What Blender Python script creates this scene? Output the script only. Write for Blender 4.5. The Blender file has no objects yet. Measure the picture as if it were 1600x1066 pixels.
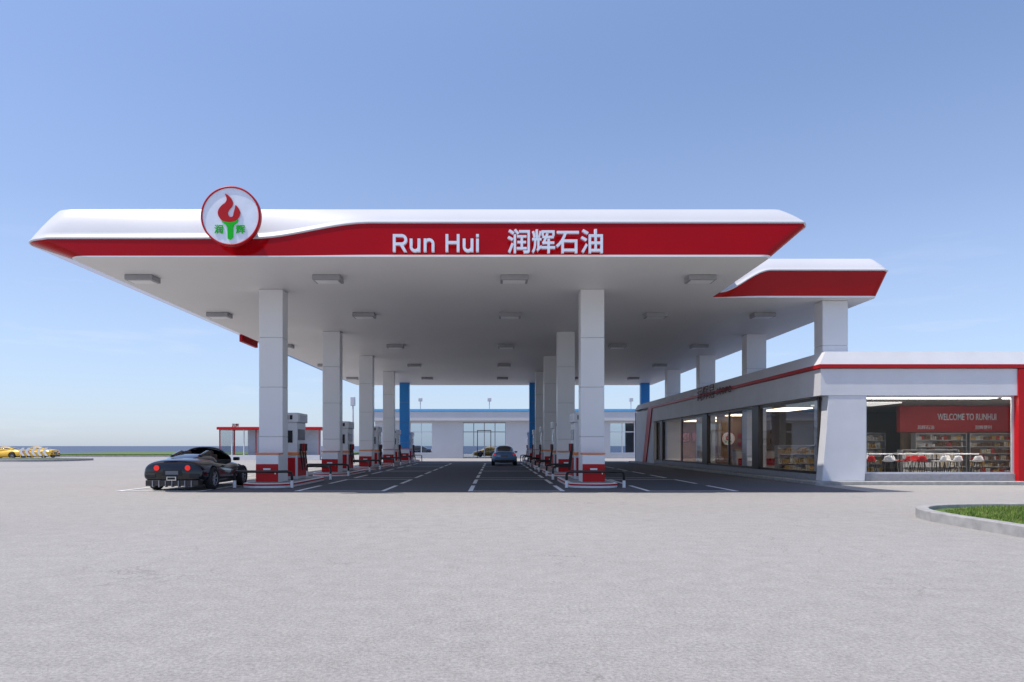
import bpy, math, random
from mathutils import Vector, Matrix
random.seed(7)
scene=bpy.context.scene
COL=scene.collection
# ------------------------------------------------------------------ materials
MATS={}
def mat(name,color,rough=.5,metal=0.,var=.06,scale=3.,bump=0.,bscale=60.,emis=None,estr=0.,spec=.5,coat=0.):
    if name in MATS: return MATS[name]
    m=bpy.data.materials.new(name); m.use_nodes=True
    nt=m.node_tree; b=nt.nodes['Principled BSDF']
    tc=nt.nodes.new('ShaderNodeTexCoord')
    n=nt.nodes.new('ShaderNodeTexNoise'); n.inputs['Scale'].default_value=scale; n.inputs['Detail'].default_value=5
    nt.links.new(tc.outputs['Object'],n.inputs['Vector'])
    r=nt.nodes.new('ShaderNodeValToRGB')
    r.color_ramp.elements[0].position=.3; r.color_ramp.elements[1].position=.7
    r.color_ramp.elements[0].color=[max(0,c*(1-var)) for c in color]+[1]
    r.color_ramp.elements[1].color=[min(1,c*(1+var)) for c in color]+[1]
    nt.links.new(n.outputs['Fac'],r.inputs['Fac']); nt.links.new(r.outputs['Color'],b.inputs['Base Color'])
    b.inputs['Roughness'].default_value=rough; b.inputs['Metallic'].default_value=metal
    b.inputs['Specular IOR Level'].default_value=spec
    b.inputs['Coat Weight'].default_value=coat; b.inputs['Coat Roughness'].default_value=.04
    if bump>0:
        n2=nt.nodes.new('ShaderNodeTexNoise'); n2.inputs['Scale'].default_value=bscale; n2.inputs['Detail'].default_value=4
        nt.links.new(tc.outputs['Object'],n2.inputs['Vector'])
        bp=nt.nodes.new('ShaderNodeBump'); bp.inputs['Strength'].default_value=bump; bp.inputs['Distance'].default_value=.02
        nt.links.new(n2.outputs['Fac'],bp.inputs['Height']); nt.links.new(bp.outputs['Normal'],b.inputs['Normal'])
    if emis:
        b.inputs['Emission Color'].default_value=list(emis)+[1]; b.inputs['Emission Strength'].default_value=estr
    MATS[name]=m; return m
def glassmat(name,tint=(.93,.95,.96),k=.55,ior=1.35):
    m=bpy.data.materials.new(name); m.use_nodes=True; nt=m.node_tree
    for x in list(nt.nodes): nt.nodes.remove(x)
    o=nt.nodes.new('ShaderNodeOutputMaterial'); t=nt.nodes.new('ShaderNodeBsdfTransparent'); g=nt.nodes.new('ShaderNodeBsdfGlossy')
    t.inputs['Color'].default_value=list(tint)+[1]; g.inputs['Roughness'].default_value=.01
    lw=nt.nodes.new('ShaderNodeFresnel'); lw.inputs['IOR'].default_value=ior
    ad=nt.nodes.new('ShaderNodeMath'); ad.operation='MULTIPLY'; ad.inputs[1].default_value=k; ad.use_clamp=True
    mx=nt.nodes.new('ShaderNodeMixShader')
    nt.links.new(lw.outputs[0],ad.inputs[0]); nt.links.new(ad.outputs[0],mx.inputs[0]); nt.links.new(t.outputs[0],mx.inputs[1]); nt.links.new(g.outputs[0],mx.inputs[2]); nt.links.new(mx.outputs[0],o.inputs[0])
    return m
WHITE=mat('white_panel',(.74,.74,.76),.35,0,.025,.5)
FASC=mat('white_fascia_panel',(.60,.60,.63),.3,0,.03,.4,spec=.4)
SOFFIT=mat('soffit_panel',(.75,.745,.74),.5,0,.02,.3)
WALL=mat('white_render',(.68,.68,.71),.7,0,.04,1.2,.15,80)
RED=mat('red_panel',(.37,.001,.004),.14,0,.05,.6,spec=.22)
REDP=mat('red_paint',(.46,.005,.009),.4,0,.05,spec=.3)
DRED=mat('dark_red_letter',(.12,.004,.006),.5,0,.05,spec=.3)
BLUE=mat('blue_panel',(.01,.24,.66),.4,0,.04)
LBLUE=mat('pale_blue_panel',(.14,.40,.68),.5,0,.05)
GREEN=mat('green_paint',(.01,.48,.02),.4,spec=.2)
ORANGE=mat('orange_paint',(.85,.25,.05),.45)
GREY=mat('grey_metal',(.35,.35,.37),.4,.3)
LGREY=mat('light_grey_metal',(.55,.56,.6),.4,.2)
DARK=mat('dark_metal',(.035,.03,.03),.4,.3)
BLACK=mat('black_rubber',(.015,.015,.017),.7)
CHROME=mat('polished_metal',(.6,.6,.62),.15,1)
SCREEN=mat('dark_screen',(.02,.02,.025),.1)
CONC=mat('kerb_concrete',(.34,.33,.32),.85,0,.18,5,.4,70)
LETTER=mat('letter_white',(.76,.80,.90),.35)
LAMPM=mat('lamp_lens',(.8,.8,.8),.3)
GLASS=glassmat('window_glass',(.88,.9,.92),.55,1.38)
GLASSS=glassmat('side_window_glass',(.90,.91,.92),.32,1.33)
GLASSD=glassmat('tinted_glass',(.75,.8,.85),1.)
# ------------------------------------------------------------------ mesh builder
class MB:
    def __init__(s): s.v=[]; s.f=[]; s.m=[]; s.mats=[]
    def mi(s,m):
        if m not in s.mats: s.mats.append(m)
        return s.mats.index(m)
    def add(s,vs,fs,m):
        o=len(s.v); s.v+=[tuple(v) for v in vs]; k=s.mi(m)
        for f in fs: s.f.append([i+o for i in f]); s.m.append(k)
    def box(s,x0,x1,y0,y1,z0,z1,m):
        s.add([(x0,y0,z0),(x1,y0,z0),(x1,y1,z0),(x0,y1,z0),(x0,y0,z1),(x1,y0,z1),(x1,y1,z1),(x0,y1,z1)],
              [(0,3,2,1),(4,5,6,7),(0,1,5,4),(1,2,6,5),(2,3,7,6),(3,0,4,7)],m)
    def prism(s,pts,d,m):
        n=len(pts); d=Vector(d); a=[Vector(p) for p in pts]; b=[p+d for p in a]
        nrm=Vector((0,0,0))
        for i in range(n): nrm+=a[i].cross(a[(i+1)%n])
        flip=nrm.dot(d)>0
        fs=[tuple(range(n)),tuple(range(2*n-1,n-1,-1))]+[(i,i+n,(i+1)%n+n,(i+1)%n) for i in range(n)]
        if flip: fs=[tuple(reversed(f)) for f in fs]
        s.add(a+b,fs,m)
    def cyl(s,p0,p1,r0,m,r1=None,n=16):
        p0=Vector(p0);p1=Vector(p1); r1=r0 if r1 is None else r1
        d=(p1-p0).normalized(); u=d.orthogonal().normalized(); w=d.cross(u)
        vs=[]
        for p,r in((p0,r0),(p1,r1)):
            for i in range(n):
                a=2*math.pi*i/n; vs.append(p+u*math.cos(a)*r+w*math.sin(a)*r)
        fs=[(i,(i+1)%n,(i+1)%n+n,i+n) for i in range(n)]+[tuple(range(n-1,-1,-1)),tuple(range(n,2*n))]
        s.add(vs,fs,m)
    def tube(s,pts,r,m,n=8):
        P=[Vector(p) for p in pts]; vs=[]; u=None
        for i,p in enumerate(P):
            d=(P[min(i+1,len(P)-1)]-P[max(i-1,0)]).normalized()
            if u is None: u=d.orthogonal().normalized()
            u=(u-d*u.dot(d)).normalized(); w=d.cross(u)
            for k in range(n):
                a=2*math.pi*k/n; vs.append(p+u*math.cos(a)*r+w*math.sin(a)*r)
        fs=[]
        for i in range(len(P)-1):
            for k in range(n): fs.append((i*n+k,i*n+(k+1)%n,(i+1)*n+(k+1)%n,(i+1)*n+k))
        fs+=[tuple(range(n-1,-1,-1)),tuple(range((len(P)-1)*n,len(P)*n))]
        s.add(vs,fs,m)
    def ribbon(s,pts,w,y0,y1,m):
        P=[Vector((a,b)) for a,b in pts]; vs=[]
        for i,p in enumerate(P):
            d=(P[min(i+1,len(P)-1)]-P[max(i-1,0)]).normalized(); n=Vector((-d.y,d.x))*w/2
            for q in(p+n,p-n):
                vs.append((q.x,y0,q.y)); vs.append((q.x,y1,q.y))
        fs=[]
        for i in range(len(P)-1):
            a=i*4;b=a+4
            fs+=[(a,b,b+2,a+2),(a+1,a+3,b+3,b+1),(a,a+1,b+1,b),(a+2,b+2,b+3,a+3)]
        fs+=[(0,2,3,1)]; e=(len(P)-1)*4; fs+=[(e,e+1,e+3,e+2)]
        s.add(vs,fs,m)
    def obj(s,name,parent=None,bevel=0,smooth=False,seg=2):
        me=bpy.data.meshes.new(name); me.from_pydata(s.v,[],s.f)
        for m in s.mats: me.materials.append(m)
        for p,k in zip(me.polygons,s.m):
            p.material_index=k; p.use_smooth=smooth
        me.update()
        o=bpy.data.objects.new(name,me); COL.objects.link(o)
        if parent: o.parent=parent
        if bevel:
            b=o.modifiers.new('b','BEVEL'); b.width=bevel; b.segments=seg; b.limit_method='ANGLE'; b.angle_limit=.6
        return o
def thing(name,loc,label,cat,group=None,rz=0):
    e=bpy.data.objects.new(name,None); e.location=loc; e.rotation_euler=(0,0,rz); e.empty_display_size=.3
    COL.objects.link(e); e['label']=label; e['category']=cat
    if group: e['group']=group
    return e
def dup(root,loc,rz=None,label=None):
    n=root.copy(); COL.objects.link(n); n.location=loc
    if rz is not None: n.rotation_euler=(0,0,rz)
    if label: n['label']=label
    def rec(a,b):
        for c in list(a.children):
            k=c.copy(); COL.objects.link(k); k.parent=b; rec(c,k)
    rec(root,n); return n
def text(name,s,size,ext,m,parent,loc,rot=(math.pi/2,0,0),bold=0.,align='LEFT',fitw=None):
    c=bpy.data.curves.new(name,'FONT'); c.body=s; c.size=size; c.extrude=ext; c.offset=bold; c.align_x=align; c.resolution_u=4
    o=bpy.data.objects.new(name,c); COL.objects.link(o)
    bpy.context.view_layer.update()
    me=bpy.data.meshes.new_from_object(o.evaluated_get(bpy.context.evaluated_depsgraph_get()))
    bpy.data.objects.remove(o); bpy.data.curves.remove(c)
    me.materials.clear(); me.materials.append(m)
    if fitw and len(me.vertices):
        xs=[v.co.x for v in me.vertices]; w=max(xs)-min(xs); x0=min(xs)
        for v in me.vertices: v.co.x=(v.co.x-x0)*fitw/w
    o=bpy.data.objects.new(name,me); COL.objects.link(o); o.location=loc; o.rotation_euler=rot
    if parent: o.parent=parent
    return o
def structure(o): o['kind']='structure'; return o
# ------------------------------------------------------------------ world, sun, camera
tosun=Vector((-.48,-.135,1)).normalized()
el=math.asin(tosun.z); az=math.atan2(tosun.x,tosun.y)
w=bpy.data.worlds.new('World'); scene.world=w; w.use_nodes=True; nt=w.node_tree
bg=nt.nodes['Background']
sky=nt.nodes.new('ShaderNodeTexSky'); sky.sky_type='NISHITA'; sky.sun_disc=False
sky.sun_elevation=el; sky.sun_rotation=az; sky.air_density=1.0; sky.dust_density=.6; sky.ozone_density=1.5; sky.altitude=0
tc=nt.nodes.new('ShaderNodeTexCoord'); mp=nt.nodes.new('ShaderNodeMapping'); mp.inputs['Scale'].default_value=(2.2,2.2,16)
nz=nt.nodes.new('ShaderNodeTexNoise'); nz.inputs['Scale'].default_value=2.4; nz.inputs['Detail'].default_value=8; nz.inputs['Roughness'].default_value=.62
rp=nt.nodes.new('ShaderNodeValToRGB'); rp.color_ramp.elements[0].position=.56; rp.color_ramp.elements[1].position=.85
rp.color_ramp.elements[0].color=(0,0,0,1); rp.color_ramp.elements[1].color=(.3,.3,.3,1)
sx=nt.nodes.new('ShaderNodeSeparateXYZ')
band=nt.nodes.new('ShaderNodeMapRange'); band.inputs['From Min'].default_value=.30; band.inputs['From Max'].default_value=.12; band.inputs['To Min'].default_value=0; band.inputs['To Max'].default_value=1
tint=nt.nodes.new('ShaderNodeValToRGB'); cr=tint.color_ramp
cr.elements[0].position=0; cr.elements[0].color=(.50,.54,.64,1)
cr.elements[1].position=.54; cr.elements[1].color=(1.0,.95,1.0,1)
e=cr.elements.new(.30); e.color=(.65,.67,.77,1)
mt=nt.nodes.new('ShaderNodeMixRGB'); mt.blend_type='MULTIPLY'; mt.inputs[0].default_value=1
mul=nt.nodes.new('ShaderNodeMath'); mul.operation='MULTIPLY'
haze=nt.nodes.new('ShaderNodeMapRange'); haze.interpolation_type='SMOOTHSTEP'; haze.inputs['From Min'].default_value=.5; haze.inputs['From Max'].default_value=-.02; haze.inputs['To Min'].default_value=0; haze.inputs['To Max'].default_value=.35
mixh=nt.nodes.new('ShaderNodeMixRGB'); mixh.inputs[2].default_value=(7.4,8.4,9.6,1)
mixc=nt.nodes.new('ShaderNodeMixRGB'); mixc.inputs[2].default_value=(4.6,4.75,4.9,1)
L=nt.links.new
L(tc.outputs['Generated'],mp.inputs['Vector']); L(mp.outputs[0],nz.inputs['Vector']); L(nz.outputs['Fac'],rp.inputs['Fac'])
L(tc.outputs['Generated'],sx.inputs[0]); L(sx.outputs['Z'],band.inputs['Value']); L(sx.outputs['Z'],haze.inputs['Value']); L(sx.outputs['Z'],tint.inputs['Fac'])
L(rp.outputs['Color'],mul.inputs[0]); L(band.outputs[0],mul.inputs[1])
L(haze.outputs[0],mixh.inputs[0]); L(sky.outputs[0],mixh.inputs[1]); L(mixh.outputs[0],mt.inputs[1]); L(tint.outputs[0],mt.inputs[2])
L(mul.outputs[0],mixc.inputs[0]); L(mt.outputs[0],mixc.inputs[1])
L(mixc.outputs[0],bg.inputs['Color']); bg.inputs['Strength'].default_value=.205
sl=bpy.data.lights.new('sun','SUN'); sl.energy=4.4; sl.angle=math.radians(.5); sl.color=(1,.945,.86)
so=bpy.data.objects.new('sun',sl); COL.objects.link(so); so.rotation_euler=(-tosun).to_track_quat('-Z','Y').to_euler(); so.location=(-20,-10,40)
cam=bpy.data.cameras.new('camera'); co=bpy.data.objects.new('camera',cam); COL.objects.link(co); scene.camera=co
co.location=(0,0,1.4); co.rotation_euler=(math.pi/2,0,0); cam.lens=24.75; cam.sensor_width=36; cam.shift_x=.0169; cam.shift_y=.1025; cam.clip_end=9000; cam.clip_start=.1
scene.view_settings.view_transform='Standard'; scene.view_settings.look='None'; scene.view_settings.exposure=0
# ------------------------------------------------------------------ ground
def groundmat(nm,c0_,c1_,crack=.32):
    m=bpy.data.materials.new(nm); m.use_nodes=True; nt=m.node_tree; b=nt.nodes['Principled BSDF']; L=nt.links.new
    tc=nt.nodes.new('ShaderNodeTexCoord')
    def noise(s,d,r=.6):
        n=nt.nodes.new('ShaderNodeTexNoise'); n.inputs['Scale'].default_value=s; n.inputs['Detail'].default_value=d; n.inputs['Roughness'].default_value=r
        L(tc.outputs['Object'],n.inputs['Vector']); return n
    def ramp(src,p0,c0,p1,c1):
        r=nt.nodes.new('ShaderNodeValToRGB'); r.color_ramp.elements[0].position=p0; r.color_ramp.elements[1].position=p1
        r.color_ramp.elements[0].color=(c0,c0,c0,1) if not isinstance(c0,tuple) else c0
        r.color_ramp.elements[1].color=(c1,c1,c1,1) if not isinstance(c1,tuple) else c1
        L(src,r.inputs['Fac']); return r
    base=ramp(noise(.12,6).outputs['Fac'],.3,c0_,.7,c1_)
    fine=ramp(noise(32,8,.84).outputs['Fac'],.37,.52,.63,1.0)
    med=ramp(noise(3.6,9,.78).outputs['Fac'],.34,.81,.66,1.)
    v=nt.nodes.new('ShaderNodeTexVoronoi'); v.feature='DISTANCE_TO_EDGE'; v.inputs['Scale'].default_value=1.3
    dn=noise(3,5); ad=nt.nodes.new('ShaderNodeMixRGB'); ad.blend_type='ADD'; ad.inputs[0].default_value=.45
    L(tc.outputs['Object'],ad.inputs[1]); L(dn.outputs['Color'],ad.inputs[2]); L(ad.outputs[0],v.inputs['Vector'])
    cr=ramp(v.outputs['Distance'],.0,1.,.014,0.)
    msk=ramp(noise(.33,3).outputs['Fac'],.52,0.,.62,crack)
    mm=nt.nodes.new('ShaderNodeMath'); mm.operation='MULTIPLY'; L(cr.outputs[0],mm.inputs[0]); L(msk.outputs[0],mm.inputs[1])
    inv=nt.nodes.new('ShaderNodeMath'); inv.operation='SUBTRACT'; inv.inputs[0].default_value=1; L(mm.outputs[0],inv.inputs[1])
    def mult(x,y):
        k=nt.nodes.new('ShaderNodeMixRGB'); k.blend_type='MULTIPLY'; k.inputs[0].default_value=1; L(x,k.inputs[1]); L(y,k.inputs[2]); return k.outputs[0]
    a=mult(mult(mult(base.outputs[0],fine.outputs[0]),med.outputs[0]),inv.outputs[0])
    L(a,b.inputs['Base Color']); b.inputs['Roughness'].default_value=.85; b.inputs['Specular IOR Level'].default_value=.3
    bp=nt.nodes.new('ShaderNodeBump'); bp.inputs['Strength'].default_value=.7; bp.inputs['Distance'].default_value=.013
    L(noise(46,5,.75).outputs['Fac'],bp.inputs['Height']); L(bp.outputs['Normal'],b.inputs['Normal'])
    return m
g=MB(); g.add([(-4000,-60,0),(4000,-60,0),(4000,5000,0),(-4000,5000,0)],[(0,1,2,3)],groundmat('pale_asphalt',(.46,.434,.408,1),(.515,.487,.46,1))); structure(g.obj('ground'))
SEA=mat('sea_water',(.10,.13,.19),.7,0,.12,.02,.3,.6,spec=.08)
s=MB(); s.add([(-6000,128,.05),(6000,128,.05),(6000,8000,.05),(-6000,8000,.05)],[(0,1,2,3)],SEA); structure(s.obj('sea'))
GRASS=mat('grass_turf',(.10,.16,.03),.9,0,.4,3,.6,60)
s=MB(); s.box(-64,-22,90,122,-.2,.35,GRASS); s.box(-64.2,-21.8,89.7,90,-.2,.2,CONC); structure(s.obj('grass_verge'))
PAINT=mat('road_paint',(.80,.80,.80),.7,0,.15,8)
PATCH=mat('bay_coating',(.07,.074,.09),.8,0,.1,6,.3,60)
rm=MB(); bp_=MB()
def rect(mb,x0,x1,y0,y1,z,m): mb.add([(x0,y0,z),(x1,y0,z),(x1,y1,z),(x0,y1,z)],[(0,1,2,3)],m)
fp=MB(); rect(fp,-9.0,11.4,21.2,62.5,.004,groundmat('painted_shade_asphalt',(.155,.155,.175,1),(.185,.185,.205,1),.1)); structure(fp.obj('canopy_shade_sheet'))  # canopy shade deepened by colour: darker asphalt sheet kept inside the cast shadow
for (a,b) in ((-11.6,-9.06),(-6.1,-3.45),(-.75,2.1),(4.75,7.45)):
    for k,y in enumerate((21.7,30.7,39.7,48.7)):
        y1=y+7.4
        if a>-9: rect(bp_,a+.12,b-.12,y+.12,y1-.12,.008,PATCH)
        rect(rm,a-.07,b+.07,y-.08,y+.08,.012,PAINT); rect(rm,a-.07,b+.07,y1-.08,y1+.08,.012,PAINT)
        for xx in (a,b):
            rect(rm,xx-.07,xx+.07,y+.08,y+3.0,.012,PAINT); rect(rm,xx-.07,xx+.07,y+4.3,y1-.08,.012,PAINT)
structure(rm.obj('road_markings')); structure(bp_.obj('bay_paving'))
# ------------------------------------------------------------------ main canopy
ZS=6.84
canopy=thing('petrol_station_canopy',(0,20.25,0),'large white petrol station canopy, red fascia band, tall white columns','canopy')
OFF=Vector((0,-20.25,0))
def ss(t): t=max(0,min(1,t)); return t*t*(3-2*t)
zr=7.83; zt=8.34
C=[((-12.3,63),(-13.5,63.8,7.3),(-13.1,63.3),.3),
   ((-12.3,20.25),(-13.72,20.27,7.32),(-13.1,20.65),.85),
   ((7.96,20.25),(9.1,20.27,7.8),(8.55,20.65),.45),
   ((7.96,25.8),(8.2,25.72,7.0),(8.3,26.1),.05),
   ((14.0,25.8),(14.45,25.72,7.8),(14.1,26.1),.3),
   ((14.0,63),(14.6,63.8,7.5),(14.2,63.3),.3)]
def ring():
    out=[]
    n=len(C)
    for i in range(n):
        a,b,c=C[i-1],C[i],C[(i+1)%n]
        pa=[Vector((*q[0],0)) for q in (a,b,c)]; pb=[Vector(q[1]) for q in (a,b,c)]; pt=[Vector((*q[2],0)) for q in (a,b,c)]
        def cur(P,r,t):
            p0=P[1]+(P[0]-P[1]).normalized()*r; p2=P[1]+(P[2]-P[1]).normalized()*r
            return p0*(1-t)**2+P[1]*2*t*(1-t)+p2*t*t
        r=b[3]
        for k in range(11):
            t=k/10; out.append([cur(pa,r*.7,t),cur(pb,r,t),cur(pt,r*.9,t)])
        N=70 if i in(1,3) else 10
        s0=[P[1]+(P[2]-P[1]).normalized()*q for P,q in((pa,r*.7),(pb,r),(pt,r*.9))]
        nr=c[3]; s1=[P[2]+(P[1]-P[2]).normalized()*q for P,q in((pa,nr*.7),(pb,nr),(pt,nr*.9))]
        for k in range(1,N):
            t=k/N; out.append([s0[j].lerp(s1[j],t) for j in range(3)])
    return out
R=ring()
for q in R:
    S,B,T=q
    if B.y<20.35 and B.x>-12.9:
        B.z=7.36+(zr-7.36)*ss((B.x+7.0)/(3.4)); B.y=20.27+.07*ss((B.x+7.0)/3.4)
    elif B.y>25.6 and B.y<25.8 and 8.2<B.x<14.3:
        B.z=7.0+(7.8-7.0)*ss((B.x-8.2)/1.9)
    S.z=ZS; T.z=zt
def shell(name,rows,matf):
    mb=MB(); n=len(R); m=len(rows)
    vs=[]
    for j in range(m):
        for q in R: vs.append(rows[j](q)+OFF)
    mb.v=[tuple(v) for v in vs]
    for j in range(m-1):
        for i in range(n):
            k=(i+1)%n
            mb.f.append([j*n+i,j*n+k,(j+1)*n+k,(j+1)*n+i]); mb.m.append(mb.mi(matf(R[i][1])))
    return mb.obj(name,canopy,smooth=False)
def lip(q,o,dz):
    d=(q[1]-q[2]); d.z=0; d=d.normalized() if d.length>0 else d
    return q[1]+d*o+Vector((0,0,dz))
def topc(q,t):
    a=q[1]+Vector((0,0,.07)); b=q[2]; m=Vector((a.x*.5+b.x*.5,a.y*.62+b.y*.38,a.z*.45+b.z*.55))
    return a*(1-t)**2+m*2*t*(1-t)+b*t*t
blueback=lambda p: BLUE if p.y>46 else RED
shell('lower_trim',[lambda q:q[0]+Vector((0,0,0)),lambda q:q[0]+(q[1]-q[0])*.06],lambda p:WHITE)
o=shell('colour_band',[lambda q,t=t:q[0]+(q[1]-q[0])*t for t in(.06,.3,.55,.8,1)],blueback)
for p in o.data.polygons: p.use_smooth=True
o=shell('upper_fascia',[lambda q:q[1],lambda q:lip(q,.035,.012),lambda q:lip(q,.035,.05),lambda q:q[1]+Vector((0,0,.07))]+[lambda q,t=t:topc(q,t) for t in(.15,.3,.45,.6,.75,.9,1)],lambda p:FASC)
for p in o.data.polygons: p.use_smooth=True
mb=MB(); mb.v=[tuple(q[0]+OFF) for q in R]; mb.f=[list(range(len(R)))]; mb.m=[mb.mi(SOFFIT)]; mb.obj('soffit',canopy)
mb=MB(); mb.v=[tuple(q[2]+OFF) for q in R]; mb.f=[list(range(len(R)-1,-1,-1))]; mb.m=[mb.mi(GREY)]; mb.obj('roof',canopy)
def column(x0,x1,y0,y1,z0,m):
    mb=MB()
    mb.box(x0+.02,x1-.02,y0+.02,y1-.02,z0,ZS-.002,GREY)
    zs=[z0,1.72,3.44,5.16,ZS-.003]
    for a,b in zip(zs[:-1],zs[1:]): mb.box(x0,x1,y0,y1,a+.006,b-.006,m)
    for i in range(len(mb.v)): v=mb.v[i]; mb.v[i]=(v[0],v[1]-20.25,v[2])
    mb.obj('column',canopy,bevel=.012)
ROWS=[24.4,33.4,42.4,51.4,60.4]
for i,y in enumerate(ROWS):
    m=WHITE if i<4 else BLUE
    column(-8.17,-7.35,y,y+.62,.1,m); column(2.98,3.8,y,y+.62,.1,m)
for i,y in enumerate([26.3,34.2,42.1,50.0]): column(12.25,13.2,y,y+.7,.12,WHITE)
column(12.6,13.35,60.6,61.2,.02,BLUE)
sp=thing('fascia_sign',(-13.35,38.2,6.85),'small red box sign on the side of the canopy','sign')
mb=MB(); mb.box(-.08,.1,-1.2,1.2,.03,.62,REDP); mb.obj('sign_box',sp,bevel=.03)
lamp=None
for y in (22.6,28.9,37.9,46.9,55.9):
    for x in (-11.3,-5.35,.62,6.6,11.0):
        if y<25 and x>8: continue
        if lamp is None:
            lamp=thing('ceiling_lamp',(x,y,ZS),'shallow grey rectangular lamp mounted under the white canopy ceiling','lamp','lamps under the canopy')
            mb=MB(); mb.box(-.44,.44,-.3,.3,-.17,-.004,GREY); mb.obj('housing',lamp,bevel=.02)
            mb=MB(); mb.box(-.36,.36,-.22,.22,-.185,-.172,LAMPM); mb.obj('lens',lamp,bevel=.004)
        else: dup(lamp,(x,y,ZS))
# ------------------------------------------------------------------ logo
def flame_pts():
    return [(-.02,-.04),(-.17,.0),(-.27,.12),(-.28,.24),(-.20,.36),(-.08,.45),(-.05,.54),(-.09,.66),(.04,.58),(.11,.47),(.10,.36),(.02,.27),(-.02,.19),(.02,.10),(.11,.10),(.14,.20),(.17,.30),(.19,.38),(.27,.30),(.31,.20),(.28,.09),(.18,.0),(.07,-.04)]
def smooth2(pts,n=4):
    out=[]; N=len(pts)
    for i in range(N):
        p0,p1,p2,p3=[Vector(pts[(i+k-1)%N]) for k in range(4)]
        for k in range(n):
            t=k/n; out.append(.5*((2*p1)+(p2-p0)*t+(2*p0-5*p1+4*p2-p3)*t*t+(3*p1-p0-3*p2+p3)*t**3))
    return out
def emblem(root,s,th):
    mb=MB(); mb.cyl((0,0,0),(0,th,0),.95*s,LETTER,n=64); mb.obj('disc',root)
    mb=MB(); n=64; vs=[];fs=[]
    prof=[(.94,0),(.94,-.025),(.96,-.035),(.985,-.03),(1.0,-.01),(1.0,th/s),(.95,th/s)]
    for i in range(n):
        a=2*math.pi*i/n
        for r,y in prof: vs.append((r*s*math.cos(a),y*s,r*s*math.sin(a)))
    k=len(prof)
    for i in range(n):
        for j in range(k-1): fs.append((i*k+j,((i+1)%n)*k+j,((i+1)%n)*k+j+1,i*k+j+1))
    mb.add(vs,fs,REDP); mb.obj('rim',root,smooth=True)
    f=[((p.x*1.25-.06)*s,-.004,(p.y*1.36-.16)*s) for p in smooth2(flame_pts())]
    mb=MB(); mb.prism(f,(0,-.03*s,0),REDP); mb.obj('flame',root)
    t=[(-.29,-.12),(-.15,-.19),(.13,-.19),(.27,-.12),(.24,-.22),(.12,-.31),(.09,-.40),(.09,-.72),(.0,-.80),(-.09,-.76),(-.10,-.40),(-.14,-.31),(-.26,-.22)]
    mb=MB(); mb.prism([(x*s,-.034*s,z*s) for x,z in t],(0,.03*s,0),GREEN); mb.obj('torch',root)
    text('lettering','润',.31*s,.012*s,GREEN,root,(-.54*s,-.02*s,-.56*s),bold=.004*s)
    text('lettering','辉',.31*s,.012*s,GREEN,root,(.18*s,-.02*s,-.56*s),bold=.004*s)
lg=thing('round_logo_sign',(-7.42,19.78,7.86),'round white sign with red rim, red flame and green torch','sign')
emblem(lg,.84,.12)
mb=MB(); mb.box(-.3,.3,.12,.66,-.4,.25,GREY); mb.obj('bracket',lg)
lt=thing('station_name_lettering',(0,20.08,6.93),'raised silver white letters spelling the station name on red fascia','sign')
CH=.50; XH=.372; SW=.078
def arc(cx,cz,r,a0,a1,n=14): return [(cx+r*math.cos(math.radians(a0+(a1-a0)*k/n)),cz+r*math.sin(math.radians(a0+(a1-a0)*k/n))) for k in range(n+1)]
def letter(ch,x0):
    mb=MB(); ya,yb=-.05,.05
    if ch=='R':
        mb.box(x0,x0+SW,ya,yb,0,CH,LETTER)
        mb.ribbon([(x0+SW,CH-SW/2)]+arc(x0+.25,.342,CH-SW/2-.342,90,-90)+[(x0+SW,.342*2-CH+SW/2)],SW,ya,yb,LETTER)
        zb=.342*2-CH
        mb.prism([(x0+.20,ya,zb),(x0+.30,ya,zb),(x0+.40,ya,0),(x0+.31,ya,0)],(0,.1,0),LETTER)
    elif ch=='u' or ch=='n':
        pts=[(x0+SW/2,XH),(x0+SW/2,.14)]+arc(x0+SW/2+.112,.142,.112,180,360)+[(x0+SW/2+.224,.2)]
        bx=(x0+.224,x0+.224+SW,0,XH)
        if ch=='n':
            c=x0+SW/2+.112; pts=[(2*c-a,XH-b) for a,b in pts]; bx=(x0,x0+SW,0,XH)
        mb.ribbon(pts,SW,ya,yb,LETTER); mb.box(bx[0]-.0005,bx[1]+.0005,ya-.004,yb+.002,bx[2],bx[3],LETTER)
    elif ch=='H':
        mb.box(x0,x0+SW,ya,yb,0,CH,LETTER); mb.box(x0+.32,x0+.32+SW,ya,yb,0,CH,LETTER); mb.box(x0+SW,x0+.32,ya,yb,.225,.225+SW,LETTER)
    elif ch=='i':
        mb.box(x0,x0+SW,ya,yb,0,XH,LETTER); mb.box(x0,x0+SW,ya,yb,CH-.075,CH,LETTER)
    mb.obj('letter',lt)
for ch,x in zip('RunHui',(-2.90,-2.42,-2.02,-1.40,-.91,-.53)): letter(ch,x)
text('chinese_lettering','润辉石油',.72,.05,LETTER,lt,(.36,0,.03),bold=.011,fitw=2.72)
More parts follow.
